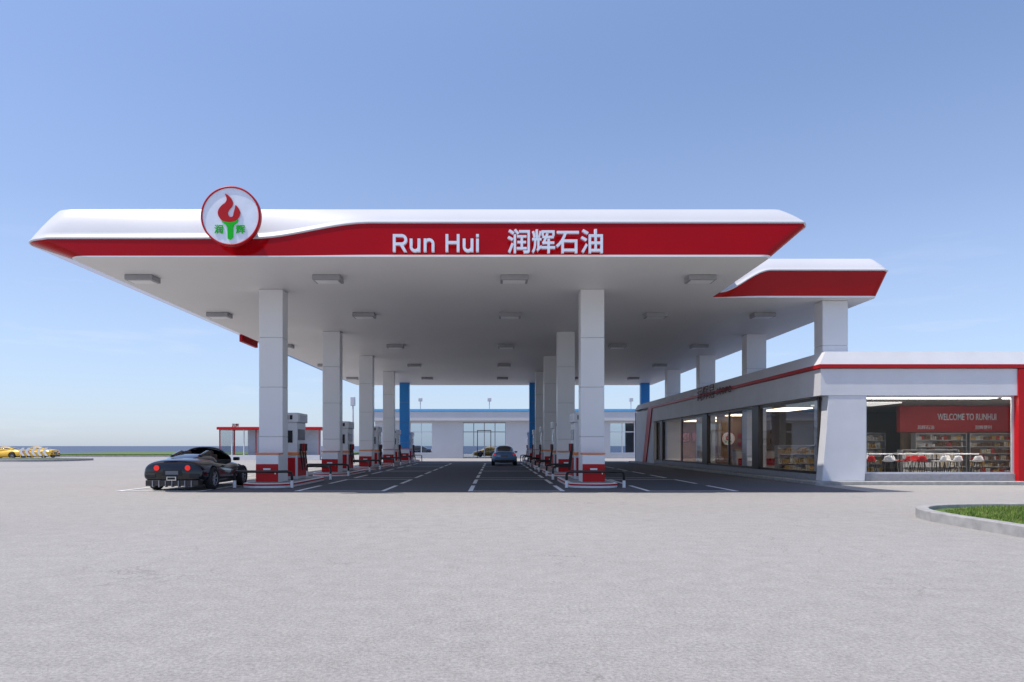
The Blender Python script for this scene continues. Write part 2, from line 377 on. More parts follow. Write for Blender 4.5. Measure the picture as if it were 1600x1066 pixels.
# ------------------------------------------------------------------ islands, pumps, guard rails, boxes
def stadium(x0,x1,y0,y1,n=10):
    r=(x1-x0)/2; cx=(x0+x1)/2; P=[]
    for k in range(n+1):
        a=math.pi+math.pi*k/n; P.append((cx+r*math.cos(a),y0+r*.7+r*.7*math.sin(a)))
    for k in range(n+1):
        a=math.pi*k/n; P.append((cx+r*math.cos(a),y1-r*.7+r*.7*math.sin(a)))
    return P
isl=None
for i,y in enumerate(ROWS):
    for cx in (-7.66,3.33):
        X=cx; Y=y
        if isl is None:
            isl=thing('pump_island',(X,Y,0),'raised white kerbed pump island with a red stripe around its base','pump island','pump islands under the canopy')
            P=stadium(-.82,.82,-1.15,4.4)
            mb=MB(); mb.prism([(a,b,.0) for a,b in P],(0,0,.16),WHITE); mb.obj('kerb',isl,bevel=.02)
            P2=stadium(-.832,.832,-1.162,4.412)
            mb=MB(); mb.prism([(a,b,.08) for a,b in P2],(0,0,.055),REDP); mb.obj('red_stripe',isl)
            P3=stadium(-.7,.7,-1.03,4.28)
            mb=MB(); mb.prism([(a,b,.15) for a,b in P3],(0,0,.02),CONC); mb.obj('island_top',isl)
            rail=thing('guard_rail',(X,Y-1.35,0),'low curved black hoop barrier with white banded posts at an island','barrier','guard rails at the pump islands')
            mb=MB(); pts=[(-.95,.25,.0),(-.95,.25,.42),(-.93,.22,.52),(-.82,.08,.56),(-.6,-.02,.56),(.6,-.02,.56),(.82,.08,.56),(.93,.22,.52),(.95,.25,.42),(.95,.25,0)]
            mb.tube(pts,.045,DARK,10); mb.obj('hoop',rail,smooth=True)
            for sx_ in(-.95,.95):
                mb=MB(); mb.cyl((sx_,.25,.02),(sx_,.25,.26),.052,WHITE); mb.obj('white_band',rail)
            box=thing('fire_equipment_box',(X+.0,Y-.5,.17),'red and white equipment cabinet with orange top standing before a column','cabinet','cabinets in front of the columns')
            mb=MB(); mb.box(-.38,.38,-.2,.3,0,.93,WHITE); mb.obj('body',box,bevel=.015)
            mb=MB(); mb.box(-.395,.395,-.215,.31,.94,1.0,ORANGE); mb.obj('lid',box,bevel=.01)
            mb=MB(); mb.box(-.375,.375,-.225,-.2,.02,.62,REDP); mb.obj('door',box,bevel=.008)
            mb=MB(); mb.box(-.12,.12,-.232,-.226,.42,.48,WHITE); mb.obj('door_label',box)
            mb=MB(); mb.box(.27,.3,-.25,-.226,.28,.40,CHROME); mb.obj('handle',box)
            dp=thing('fuel_dispenser',(X,Y+2.05,.17),'tall white fuel dispenser with dark screens, red base and black hoses','fuel pump','fuel dispensers on the islands')
            mb=MB(); mb.box(-.42,.42,-.62,.62,.0,.9,LGREY); mb.box(-.40,.40,-.60,.60,.9,2.1,WHITE); mb.box(-.46,.46,-.66,.66,2.1,2.45,WHITE); mb.obj('cabinet',dp,bevel=.03)
            for sgn in(-1,1):
                a,b=sorted((sgn*.42,sgn*.435)); mb=MB(); mb.box(a,b,-.55,.55,.12,.8,REDP); mb.obj('base_panel',dp,bevel=.006)
            mb=MB(); mb.box(-.34,.34,-.635,-.62,.12,.8,REDP); mb.obj('base_panel',dp,bevel=.006)
            mb=MB(); mb.box(-.43,.43,-.628,.628,.905,1.0,ORANGE); mb.obj('orange_stripe',dp)
            mb=MB(); mb.box(-.2,.24,-.615,-.6,1.35,1.8,SCREEN); mb.obj('display',dp,bevel=.004)
            for sgn in(-1,1):
                a,b=sorted((sgn*.40,sgn*.415)); mb=MB(); mb.box(a,b,-.45,.45,1.45,1.85,SCREEN); mb.obj('display',dp,bevel=.004)
                a,b=sorted((sgn*.46,sgn*.468)); mb=MB(); mb.box(a,b,-.45,.45,2.17,2.38,LGREY); mb.obj('header_panel',dp)
            for k in range(4): mb=MB(); mb.box(-.3+.15*k,-.2+.15*k,-.668,-.66,2.2,2.36,DARK); mb.obj('grade_sign',dp)
            for sgn in(-1,1):
                for k in range(3):
                    yy=-.36+.34*k
                    pts=[(sgn*(.43+.10*math.sin(math.pi*q/12)),yy+.12*q/12,1.12-.78*math.sin(math.pi*q/12)*(1 if q<9 else .9)) for q in range(13)]
                    mb=MB(); mb.tube(pts,.014,BLACK,6)
                    mb.obj('hose',dp,smooth=True)
                    mb=MB()
                    a,b=sorted((sgn*.41,sgn*.50)); mb.box(a,b,yy+.09,yy+.15,1.04,1.32,DARK if k!=1 else REDP)
                    mb.obj('nozzle',dp,bevel=.015)
        else:
            dup(isl,(X,Y,0)); dup(rail,(X,Y-1.35,0)); dup(dp,(X,Y+2.05,.17)); dup(box,(X,Y-.5,.17))
        dup(rail,(X,Y+4.62,0),rz=math.pi)
# ------------------------------------------------------------------ cars
def interp(tab,u):
    n=len(tab)-1
    x=u*n; i=min(int(x),n-1); t=x-i
    p=[tab[max(0,min(n,i+k-1))] for k in range(4)]
    return [.5*(2*p[1][j]+(p[2][j]-p[0][j])*t+(2*p[0][j]-5*p[1][j]+4*p[2][j]-p[3][j])*t*t+(3*p[1][j]-p[0][j]-3*p[2][j]+p[3][j])*t**3) for j in range(len(tab[0]))]
def sect(tab,u,v,off=0.,p=3.2,tumble=0.):
    y,hw,zb,zt=interp(tab,u); hw=max(hw,.01)+off; h=max((zt-zb)/2,.01)+off; zc=(zt+zb)/2
    c,s_=math.cos(v),math.sin(v)
    x=hw*math.copysign(abs(c)**(2/p),c); z=zc+h*math.copysign(abs(s_)**(2/p),s_)
    tt=(z-zb)/(2*h)
    x*=1-tumble*max(0,tt)
    return Vector((x,y,z))
def loft(tab,p,tumble,nu=48,nv=48,u0=0,u1=1,v0=0,v1=2*math.pi,off=0,m=None,closed=True):
    mb=MB(); vs=[]
    nvv=nv if closed else nv+1
    for i in range(nu+1):
        u=u0+(u1-u0)*i/nu
        for j in range(nvv):
            v=v0+(v1-v0)*j/nv; vs.append(sect(tab,u,v,off,p,tumble))
    fs=[]
    for i in range(nu):
        for j in range(nv):
            k=(j+1)%nvv if closed else j+1
            fs.append((i*nvv+j,i*nvv+k,(i+1)*nvv+k,(i+1)*nvv+j))
    if closed: fs+=[tuple(range(nvv-1,-1,-1)),tuple(range(nu*nvv,(nu+1)*nvv))]
    mb.add(vs,fs,m); return mb
def make_car(name,loc,label,paint,body,cabin,L_,hw,wr,wy,sport=False,rz=0,group='cars on the forecourt',opentop=False):
    car=thing(name,loc,label,'car',group,rz)
    mb=loft(body,3.4 if not sport else 3.0,.10,m=paint); b=mb.obj('body',car,smooth=True)
    b.data.materials.append(BLACK)
    cut=MB()
    for yy in wy:
        cut.cyl((-hw-.3,yy,wr),(hw+.3,yy,wr),wr*1.13,BLACK,n=40)
    c=cut.obj('cut'); c.location=loc; c.rotation_euler=(0,0,rz)
    bm=b.modifiers.new('x','BOOLEAN'); bm.object=c; bm.operation='DIFFERENCE'; bm.solver='EXACT'
    bpy.context.view_layer.update()
    me=bpy.data.meshes.new_from_object(b.evaluated_get(bpy.context.evaluated_depsgraph_get()))
    b.modifiers.clear(); b.data=me; bpy.data.objects.remove(c)
    ctum=.30
    DG=mat('car_window',(.012,.014,.018),.04,0,.02,coat=1)
    def patch(nm,tab,p,tu,u0,u1,v0,v1,m,off=.006,nu=10,nv=12):
        q=loft(tab,p,tu,nu,nv,u0,u1,v0,v1,off,m,closed=False); return q.obj(nm,car,smooth=True)
    pi=math.pi
    if opentop:
        deck=[(.22,.50,.72,.93),(.6,.74,.7,1.02),(1.0,.82,.7,1.10),(1.35,.84,.7,1.14),(1.62,.82,.7,1.12),(1.78,.74,.7,1.02)]
        loft(deck,2.8,.22,m=paint).obj('rear_deck',car,smooth=True)
        patch('windscreen',cabin,2.7,ctum,.62,.95,pi*.10,pi*.90,DG)
        top=[sect(cabin,.62,pi*(.08+.84*k/16),.012,2.7,ctum) for k in range(17)]
        lft=[sect(cabin,.62+.33*k/8,pi*.08,.012,2.7,ctum) for k in range(9)]; rgt=[sect(cabin,.62+.33*k/8,pi*.92,.012,2.7,ctum) for k in range(9)]
        mb=MB(); mb.tube(list(reversed(lft))+top+rgt,.03,paint,8); mb.obj('windscreen_frame',car,smooth=True)
        LE=mat('dark_leather',(.05,.025,.015),.6)
        for sx_ in(-1,1):
            mb=MB(); mb.box(sx_*.37-.24,sx_*.37+.24,1.86,2.02,.8,1.12,LE); mb.box(sx_*.37-.13,sx_*.37+.13,1.88,1.98,1.10,1.24,LE); mb.obj('seat',car,bevel=.05,seg=3)
        mb=MB(); mb.box(-.68,.68,1.74,3.05,.80,.945,BLACK); mb.obj('cockpit',car,bevel=.04)
    else:
        mb=loft(cabin,2.7,.30,m=paint); mb.obj('cabin',car,smooth=True)
        patch('rear_window',cabin,2.7,ctum,.07,.30,pi*.22,pi*.78,DG)
        patch('windscreen',cabin,2.7,ctum,.70,.94,pi*.22,pi*.78,DG)
        patch('side_window',cabin,2.7,ctum,.26,.52,pi*.05,pi*.17,DG); patch('side_window',cabin,2.7,ctum,.54,.80,pi*.05,pi*.17,DG)
        patch('side_window',cabin,2.7,ctum,.26,.52,pi*.83,pi*.95,DG); patch('side_window',cabin,2.7,ctum,.54,.80,pi*.83,pi*.95,DG)
    TL=mat('tail_lamp_red',(.75,.01,.01),.15,emis=(1,.03,.02),estr=.4); HL=mat('head_lamp',(.75,.75,.78),.1)
    PL=mat('number_plate',(.14,.15,.17),.4)
    if sport:
        for sx_ in(-1,1):
            for dx in(.48,.70):
                mb=MB(); mb.cyl((sx_*dx,.14,.72),(sx_*dx,-.03+.06*(dx>.6),.72),.085,TL,n=20); mb.obj('tail_lamp',car)
                mb=MB(); mb.cyl((sx_*dx,.14,.72),(sx_*dx,-.02+.06*(dx>.6),.72),.095,DARK,n=20); mb.obj('lamp_ring',car)
        mb=MB(); mb.prism([(-.32,-.02,.48),(.32,-.02,.48),(.27,-.02,.66),(-.27,-.02,.66)],(0,.1,0),BLACK); mb.obj('rear_panel',car)
        mb=MB(); mb.box(-.2,.2,-.045,-.03,.51,.63,PL); mb.obj('number_plate',car,bevel=.01)
        mb=MB(); mb.box(-.82,.82,-.04,.3,.16,.34,DARK)
        mb.obj('diffuser',car,bevel=.02)
        for k in range(7): mb=MB(); mb.box(-.6+.2*k,-.58+.2*k,-.07,.1,.13,.33,GREY); mb.obj('diffuser_fin',car)
        mb=MB(); mb.box(-.15,.15,-.08,.1,.33,.45,CHROME); mb.box(-.12,.12,-.085,-.081,.36,.43,BLACK); mb.obj('exhaust',car,bevel=.01)
        for sx_ in(-1,1):
            mb=MB(); mb.cyl((sx_*.44,1.0,1.03),(sx_*.44,1.62,1.13),.09,paint,.13,n=20); mb.cyl((sx_*.44,1.61,1.13),(sx_*.44,1.65,1.13),.10,BLACK,n=20); mb.obj('air_intake',car,smooth=False)
            mb=MB(); mb.box(min(sx_*.52,sx_*.84),max(sx_*.52,sx_*.84),-.02,.08,.42,.54,BLACK); mb.obj('rear_vent',car,bevel=.02)
    else:
        patch('tail_lamp',body,3.4,.10,.01,.085,pi*.08,pi*.20,TL,.01); patch('tail_lamp',body,3.4,.10,.01,.085,pi*.80,pi*.92,TL,.01)
        mb=MB(); mb.box(-.26,.26,-.03,.02,.62,.75,PL); mb.obj('number_plate',car)
        mb=MB(); mb.box(-.7,.7,-.03,.2,.26,.42,DARK); mb.obj('rear_bumper',car,bevel=.03)
    patch('headlamp',body,3.2,.10,.90,.97,pi*.10,pi*.22,HL,.008); patch('headlamp',body,3.2,.10,.90,.97,pi*.78,pi*.90,HL,.008)
    for sx_ in(-1,1):
        mb=MB(); mb.box(min(sx_*(hw-.12),sx_*(hw+.1)),max(sx_*(hw-.12),sx_*(hw+.1)),L_*.60,L_*.60+.1,.90,1.02,paint); mb.obj('mirror',car,bevel=.03)
        for yy in wy:
            wb=bpy.data.objects.new('wheel',None); COL.objects.link(wb); wb.location=(sx_*(hw-.12),yy,wr); wb.parent=car
            t=.24
            mb=MB(); n=32; prof=[(wr*.66,-t/2),(wr*.93,-t/2),(wr,-t/2+.04),(wr,t/2-.04),(wr*.93,t/2),(wr*.66,t/2)]
            vs=[];fs=[];k=len(prof)
            for i in range(n):
                a=2*pi*i/n
                for r,x in prof: vs.append((x,r*math.cos(a),r*math.sin(a)))
            for i in range(n):
                for j in range(k): fs.append((i*k+j,((i+1)%n)*k+j,((i+1)%n)*k+(j+1)%k,i*k+(j+1)%k))
            mb.add(vs,fs,BLACK); mb.obj('tyre',wb,smooth=True)
            mb=MB(); xo=sx_*t*.36
            mb.cyl((-.04,0,0),(.0,0,0),wr*.64,DARK,n=24); mb.cyl((xo*-.2,0,0),(xo,0,0),wr*.14,GREY,n=16)
            for q in range(7):
                a=2*pi*q/7; mb.tube([(xo*.9,wr*.1*math.cos(a),wr*.1*math.sin(a)),(xo*.95,wr*.66*math.cos(a),wr*.66*math.sin(a))],.022,GREY,6)
            mb.tube([(xo,wr*.66*math.cos(2*pi*q/24),wr*.66*math.sin(2*pi*q/24)) for q in range(25)],.014,GREY,6)
            mb.obj('rim',wb)
    return car
SB_=[(0,.88,.28,.88),(.10,.96,.22,.95),(.45,1.0,.16,1.0),(1.0,1.01,.13,1.03),(1.7,.99,.12,.97),(2.5,.96,.12,.90),(3.2,.985,.12,.90),(3.8,.97,.13,.81),(4.2,.87,.17,.67),(4.42,.55,.25,.50)]
SC_=[(.3,.34,.75,.94),(.85,.56,.7,1.12),(1.4,.74,.7,1.25),(1.9,.84,.7,1.33),(2.3,.86,.7,1.35),(2.7,.85,.7,1.27),(3.1,.78,.7,1.07),(3.55,.58,.6,.82)]
EB=[(0,.70,.34,.88),(.1,.86,.24,1.0),(.5,.90,.20,1.04),(1.2,.91,.18,1.02),(2.2,.91,.18,.98),(3.2,.91,.18,.96),(3.8,.90,.18,.90),(4.3,.86,.22,.80),(4.6,.66,.3,.66)]
EC=[(.35,.62,.8,.98),(.8,.74,.8,1.18),(1.25,.79,.8,1.40),(1.8,.80,.8,1.46),(2.3,.80,.8,1.45),(2.8,.79,.8,1.34),(3.2,.77,.8,1.16),(3.65,.68,.8,.94)]
PB=mat('black_car_paint',(.005,.006,.010),.12,0,.02,spec=.35,coat=.6)
PBL=mat('blue_grey_car_paint',(.14,.27,.52),.3,.2,.02,coat=1)
PY=mat('yellow_car_paint',(.85,.50,.02),.2,0,.03,coat=1)
PD=mat('dark_car_paint',(.02,.022,.028),.2,.3,.02,coat=1)
make_car('sports_car',(-9.98,21.8,0),'glossy black low open sports car parked beside the first pump island',PB,SB_,SC_,4.42,1.0,.36,(.85,3.45),True,opentop=True)
make_car('sedan_car',(.68,49.6,0),'blue grey sedan seen from behind driving between the pump islands',PBL,EB,EC,4.6,.91,.33,(.85,3.7))
make_car('sports_car',(-52.0,78,0),'yellow sports car on the road behind the grass island',PY,SB_,SC_,4.42,1.0,.36,(.85,3.45),True,rz=math.pi/2)
make_car('sports_car',(-52.4,84,0),'yellow sports car parked behind the white arrow barrier',PY,SB_,SC_,4.42,1.0,.36,(.85,3.45),True,rz=math.pi/2)
make_car('sedan_car',(-8.6,96,0),'dark sedan seen through the rear building windows',PD,EB,EC,4.6,.91,.33,(.85,3.7),rz=math.pi/2)
make_car('sports_car',(1.6,90,0),'yellow sports car seen through the rear building glazing',PY,SB_,SC_,4.42,1.0,.36,(.85,3.45),True,rz=math.pi/2)
# ------------------------------------------------------------------ grass island right
def blades(name,pts,n,h):
    vs=[];fs=[]; mi=[]
    G=[mat('grass_blade',(.14,.22,.03),.8,0,.35,6),mat('grass_blade_dark',(.07,.13,.02),.8,0,.35,6),mat('grass_blade_dry',(.28,.27,.09),.8,0,.3,6)]
    xs=[p[0] for p in pts]; ys=[p[1] for p in pts]
    def inside(x,y):
        c=False; N=len(pts)
        for i in range(N):
            x1,y1=pts[i];x2,y2=pts[i-1]
            if (y1>y)!=(y2>y) and x<(x2-x1)*(y-y1)/(y2-y1)+x1: c=not c
        return c
    k=0
    while k<n:
        x=random.uniform(min(xs),max(xs)); y=random.uniform(min(ys),max(ys))
        if not inside(x,y): continue
        a=random.uniform(0,6.28); hh=h*random.uniform(.4,1.2)*(1+.3*math.sin(x*2.1+y)*math.sin(y*1.7)); w_=.007; lx=random.gauss(0,.03); ly=random.gauss(0,.03)
        o=len(vs); vs+=[(x-w_*math.cos(a),y-w_*math.sin(a),.10),(x+w_*math.cos(a),y+w_*math.sin(a),.10),(x+lx,y+ly,.10+hh)]; fs.append((o,o+1,o+2)); k+=1
        q=random.random(); mi.append(0 if q<.6 else 1 if q<.90 else 2)
    mb=MB(); mb.v=vs; mb.f=fs; mb.m=mi; mb.mats=G; o=mb.obj(name); o['kind']='stuff'
    return o
def kerb_island(nm,outer,inner,h):
    n=len(outer); mb=MB()
    vs=[(x,y,-.02) for x,y in outer]+[(x,y,h) for x,y in outer]+[(x,y,h) for x,y in inner]+[(x,y,0.02) for x,y in inner]
    fs=[]
    for i in range(n):
        k=(i+1)%n
        for j in range(3): fs.append((j*n+i,j*n+k,(j+1)*n+k,(j+1)*n+i))
    mb.add(vs,fs,CONC); structure(mb.obj(nm+'_kerb',bevel=.015))
    mb=MB(); mb.add([(x,y,.1) for x,y in inner],[tuple(range(n))],GRASS); structure(mb.obj(nm+'_lawn'))
def roundpoly(pts,rad,n=10):
    out=[];N=len(pts)
    for i in range(N):
        P0,P1,P2=Vector(pts[i-1]),Vector(pts[i]),Vector(pts[(i+1)%N]); r=rad[i]
        a=P1+(P0-P1).normalized()*r; b=P1+(P2-P1).normalized()*r
        if r==0: out.append(tuple(P1)); continue
        for k in range(n+1):
            t=k/n; q=a*(1-t)**2+P1*2*t*(1-t)+b*t*t; out.append((q.x,q.y))
    return out
def inset(P,d):
    out=[];N=len(P)
    for i in range(N):
        a=Vector(P[i-1]);b=Vector(P[i]);c=Vector(P[(i+1)%N])
        t=(c-a).normalized(); out.append((b.x-t.y*d,b.y+t.x*d))
    return out
out=roundpoly([(8.05,2),(22,2),(22,15.1),(8.05,15.1)],[.5,.5,.5,2.6])
inn=inset(out,.22)
kerb_island('planting_island',out,inn,.18)
blades('grass',[(8.3,9),(16,9),(16,14.82),(10.4,14.82),(9,14.1),(8.35,12.8)],60000,.075)
out=roundpoly([(-75,62),(-39,62),(-39,71),(-75,71)],[.5,4,4,.5]); kerb_island('road_island',out,inset(out,.3),.2)
cb=thing('chevron_barrier',(-50.7,75,0),'low barrier with white arrow chevrons on yellow posts','barrier')
for k in range(5):
    x=k*.62
    mb=MB(); mb.prism([(x+.35,0,.35),(x+.62,0,.35),(x+.30,0,.78),(x+.62,0,1.22),(x+.35,0,1.22),(x,0,.78)],(0,.06,0),WHITE); mb.obj('chevron',cb)
for k in range(6): mb=MB(); mb.cyl((k*.62+.1,.12,0),(k*.62+.1,.12,.95),.04,PY); mb.obj('post',cb)
mb=MB(); mb.box(0,3.3,.07,.075,.4,.72,PY); mb.obj('frame',cb)
# ------------------------------------------------------------------ rear building (y=80)
rb=thing('rear_station_building',(0,80,0),'long low white building with blue roof edge and large glazed openings','building')
BW=mat('building_white',(.56,.57,.60),.7,0,.05,.4,.1,20)
mb=MB()
ops=[(-9.6,-7.1),(-3.6,1.25),(13.1,15.9)]
x=-13.6
for a,b in ops: mb.box(x,a,0,.3,0,4.25,BW); x=b
mb.box(x,24,0,.3,0,4.25,BW)
for a,b in ops: mb.box(a,b,0.002,.298,4.1,4.248,BW)
mb.box(-9.6,-7.1,.002,.298,0,.55,BW); mb.box(13.1,15.9,.002,.298,0,.55,BW)
mb.box(-13.6,-13.3,.3,8,0,4.25,BW); mb.box(23.7,24,.3,8,0,4.25,BW)
for a,b in((-13.3,-12),(-6.5,-4),(1.8,12),(16.3,23.7)): mb.box(a,b,7.7,8,0,4.25,BW)
mb.obj('wall',rb)
mb=MB(); mb.box(-14.2,24.6,-.6,8.6,4.25,5.30,BW); mb.obj('parapet',rb,bevel=.03)
mb=MB(); mb.box(-14.3,24.7,-.7,8.7,5.30,5.58,LBLUE); mb.obj('roof_edge',rb,bevel=.03)
mb=MB(); mb.box(-13.3,23.7,.3,7.7,0,.05,GREY); mb.obj('floor',rb)
for a,b in ops:
    z0=.55 if a!=-3.6 else .02
    mid=a==-3.6; fm=GREY if mid else WHITE
    mb=MB(); nn=4 if mid else 2
    for k in range(nn+1):
        xx=a+(b-a)*k/nn; mb.box(xx-.05,xx+.05,.08,.2,z0,4.1,fm)
    for z in(z0+.05,3.0,4.04): mb.box(a,b,.09,.19,z-.05,z+.05,fm)
    mb.obj('window_frame',rb); mb=MB(); mb.box(a,b,.13,.15,z0,4.1,GLASSD); mb.obj('window',rb)
    if mid: mb=MB(); mb.box(-2.0,-1.92,.05,.22,0,3.2,DARK); mb.box(-.48,-.4,.05,.22,0,3.2,DARK); mb.box(-1.92,-.48,.05,.22,3.12,3.2,DARK); mb.obj('door_frame',rb)
fl=None
for x in (-8.4,-.6,15.4):
    if fl is None:
        fl=thing('flood_light',(x,79.6,5.58),'small grey flood light on a short pole on the roof edge','lamp','flood lights')
        mb=MB(); mb.cyl((0,0,0),(0,0,1.0),.05,LGREY); mb.obj('pole',fl)
        mb=MB(); mb.box(-.22,.22,-.25,.15,.85,1.25,LGREY); mb.obj('lamp_head',fl,bevel=.05)
    else: dup(fl,(x,79.6,5.58))
pl=thing('street_lamp',(-15.9,79,0),'tall grey pole lamp beside the rear building','lamp','flood lights')
mb=MB(); mb.cyl((0,0,0),(0,0,6.7),.12,LGREY,.08); mb.obj('pole',pl); mb=MB(); mb.box(-.25,.25,-.3,.2,5.9,6.9,LGREY); mb.obj('lamp_head',pl,bevel=.05)
# ------------------------------------------------------------------ kiosk
kk=thing('glass_kiosk',(-27.4,70,0),'small glass kiosk with red roof and red corner posts','kiosk')
mb=MB(); mb.box(-.2,10.2,-.2,4.2,3.02,3.3,REDP); mb.obj('roof',kk,bevel=.05)
KW=mat('kiosk_white',(.72,.74,.78),.5)
for x in(0,1.2,2.4,3.6,5.2,6.8,8.4,9.9):
    mb=MB(); mb.box(x,x+.09,0,.12,0,3.02,REDP if x in(0,9.9,3.6) else WHITE); mb.obj('post',kk)
for x in(0,9.88): mb=MB(); mb.box(x,x+.12,3.88,4,0,3.02,REDP); mb.obj('post',kk)
mb=MB(); mb.box(.12,9.88,.05,.07,.5,3.02,GLASS); mb.obj('window',kk); mb=MB(); mb.box(.04,.06,.12,3.88,.3,3.02,GLASS); mb.obj('window',kk)
mb=MB(); mb.box(.0,10.0,-.02,.14,0,.5,WALL); mb.obj('base_wall',kk)
mb=MB(); mb.box(2.5,9.88,1.0,1.08,0,3.0,KW); mb.obj('inner_wall',kk)
text('roof_lettering','润辉',.36,.03,DRED,kk,(1.3,-.1,3.32),bold=.006)
# ------------------------------------------------------------------ store
st=thing('convenience_store',(11.9,25.7,0),'white flat roofed shop with red stripe and big windows','shop')
X0,X1=0,13.0; Y1=33.9
zF=3.25; zStr=4.22; zTop=4.86
mb=MB()
mb.box(0,X1,0,.5,zF,zStr,WALL); mb.box(0,.5,.5,Y1,zF,zStr,WALL)
vs=[(-.06,-.06,zStr+.16),(X1,-.06,zStr+.16),(X1,.10,zTop),(.22,.10,zTop),(.22,Y1,zTop),(-.06,Y1,zStr+.16),
    (X1,.55,zTop),(.55,.55,zTop),(.55,Y1,zTop),(X1,.55,zStr),(.55,.55,zStr),(.55,Y1,zStr)]
mb.add(vs,[(0,1,2,3),(5,0,3,4),(3,2,6,7),(4,3,7,8),(7,6,9,10),(8,7,10,11),(5,4,8,11)],WALL)
mb.obj('fascia',st)
mb=MB(); mb.box(-.08,X1,-.08,.3,zStr+.02,zStr+.158,REDP); mb.box(-.08,.3,.3,28.0,zStr+.02,zStr+.158,REDP)
mb.prism([(-.085,27.2,zStr+.15),(-.085,28.6,zStr+.15),(-.085,30.6,.1),(-.085,29.4,.1)],(.06,0,0),REDP)
mb.box(7.18,7.6,-.07,.3,.12,zStr-.002,REDP)
mb.obj('red_stripe',st)
mb=MB()
mb.prism([(.06,0.02,.12),(1.62,.02,.12),(1.66,.02,1.0),(1.68,.02,zF-.002),(.30,.02,zF-.002),(.22,.02,2.0)],(0,.5,0),WALL); mb.obj('corner_pillar',st,bevel=.01)
mb=MB(); mb.box(0,.3,27.0,Y1,.12,zF-.002,WALL); mb.obj('side_wall',st,bevel=.01)
mb=MB(); mb.box(7.62,X1,.03,.3,.12,zF-.002,WALL); mb.obj('front_wall',st,bevel=.01)
mb=MB(); mb.box(0,X1,Y1-.3,Y1-.002,.12,4.2,WALL); mb.obj('back_wall',st)
mb=MB(); mb.box(X1-.3,X1-.002,.5,Y1-.3,.12,4.2,WALL); mb.obj('far_wall',st)
mb=MB(); mb.box(.3,X1-.3,.5,Y1-.3,3.9,4.2,GREY); mb.obj('roof',st)
IC=mat('ceiling_interior',(.26,.255,.25),.8); IF=mat('tile_floor',(.32,.29,.26),.2,0,.05)
mb=MB(); mb.box(.5,X1-.3,.5,Y1-.3,3.28,3.34,IC); mb.obj('ceiling',st)
mb=MB(); mb.box(.3,X1-.3,.3,Y1-.3,.121,.14,IF); mb.obj('floor',st)
SILL=mat('grey_stone_sill',(.28,.28,.30),.6,0,.1,8)
mb=MB(); mb.box(.1,.36,.52,27.0,.12,.34,SILL); mb.obj('sill',st,bevel=.01); mb=MB(); mb.box(1.68,7.18,.1,.36,.12,.38,SILL); mb.obj('sill',st,bevel=.01)
BR=mat('bronze_frame',(.05,.04,.035),.35,.5)
mb=MB()
for a,b in((6.4,7.2),(14.2,15.1),(24.8,25.4)): mb.box(.12,.34,a,b,.34,zF-.003,BR)
for a in(.54,10.6,19.8,26.8): mb.box(.18,.26,a,a+.12,.34,zF-.003,BR)
for z in(.36,3.14): mb.box(.17,.27,.66,26.95,z-.02,z+.08,BR)
mb.obj('side_window_frame',st)
mb=MB()
mb.box(1.68,1.76,.16,.24,.38,zF-.003,LGREY); mb.box(7.10,7.18,.16,.24,.38,zF-.003,LGREY); mb.box(1.76,7.1,.17,.23,3.17,3.24,LGREY); mb.box(1.76,7.1,.17,.23,.38,.44,LGREY)
mb.obj('front_window_frame',st)
mb=MB(); mb.box(.21,.225,.67,26.8,.38,3.14,GLASSS); mb.obj('window',st)
mb=MB(); mb.box(1.76,7.1,.19,.205,.44,3.17,GLASS); mb.obj('window',st)
FILL=mat('added_fill_panel',(.9,.9,.9),.5,emis=(1,.90,.76),estr=12)
LIT2=mat('soft_ceiling_panel',(.9,.9,.9),.5,emis=(1,.95,.88),estr=.75)
LIT3=mat('warm_ceiling_panel',(.9,.9,.9),.5,emis=(1,.80,.55),estr=4.0)
mb=MB(); mb.box(2.6,5.4,4.2,6.6,3.22,3.27,LIT2); mb.obj('ceiling_light',st)
for (a,b,c,d) in((2.0,7.2,.62,1.5),(7.7,12.0,.62,1.5)):  # unseen glowing panels added behind the window head to brighten stools and goods
    mb=MB(); mb.box(a,b,c,d,3.22,3.27,FILL); mb.obj('ceiling_light',st)
for (a,b,c,d) in((2.2,3.6,8.6,11.6),(2.2,3.6,15.6,17.4),(2.4,5,19.5,22),(2.4,5,25,27.5)):
    mb=MB(); mb.box(a,b,c,d,3.22,3.27,LIT3); mb.obj('ceiling_light',st)
IW=mat('interior_wall',(.24,.165,.11),.7); IR=mat('interior_red',(.42,.006,.010),.5); WOOD=mat('interior_wood',(.30,.13,.05),.5,0,.3,2); IG=mat('interior_grey',(.19,.18,.17),.7)
for a,mm in(((7.4,12.6,7.6,7.8),IW),((1.9,7.3,17.9,18.1),IW),((1.6,12.6,29.8,30.0),WOOD),((4.2,12.6,14.0,14.1),IG)):
    mb=MB(); mb.box(*a,.14,3.27,mm); mb.obj('partition',st)
mb=MB(); mb.box(7.1,12.6,7.3,7.58,2.05,3.26,IR); mb.obj('banner',st)
text('banner_lettering','WELCOME TO RUNHUI',.42,.006,LETTER,st,(8.85,7.285,2.62),bold=.004,fitw=2.75)
text('banner_lettering','润辉石油',.20,.006,LETTER,st,(7.9,7.285,2.2)); text('banner_lettering','润辉便利',.20,.006,LETTER,st,(10.6,7.285,2.2))
text('shop_lettering','润辉易',.86,.006,DRED,st,(-.115,15.3,4.06),rot=(math.pi/2,0,-math.pi/2),bold=.0,fitw=3.2)
text('shop_lettering','store',.74,.006,DRED,st,(-.115,11.7,4.10),rot=(math.pi/2,0,-math.pi/2),bold=.0,fitw=2.3)
em=thing('round_wall_emblem',(14.45,25.7+17.82,1.85),'round white flame emblem on the shop interior wall','sign'); emblem(em,.42,.04)
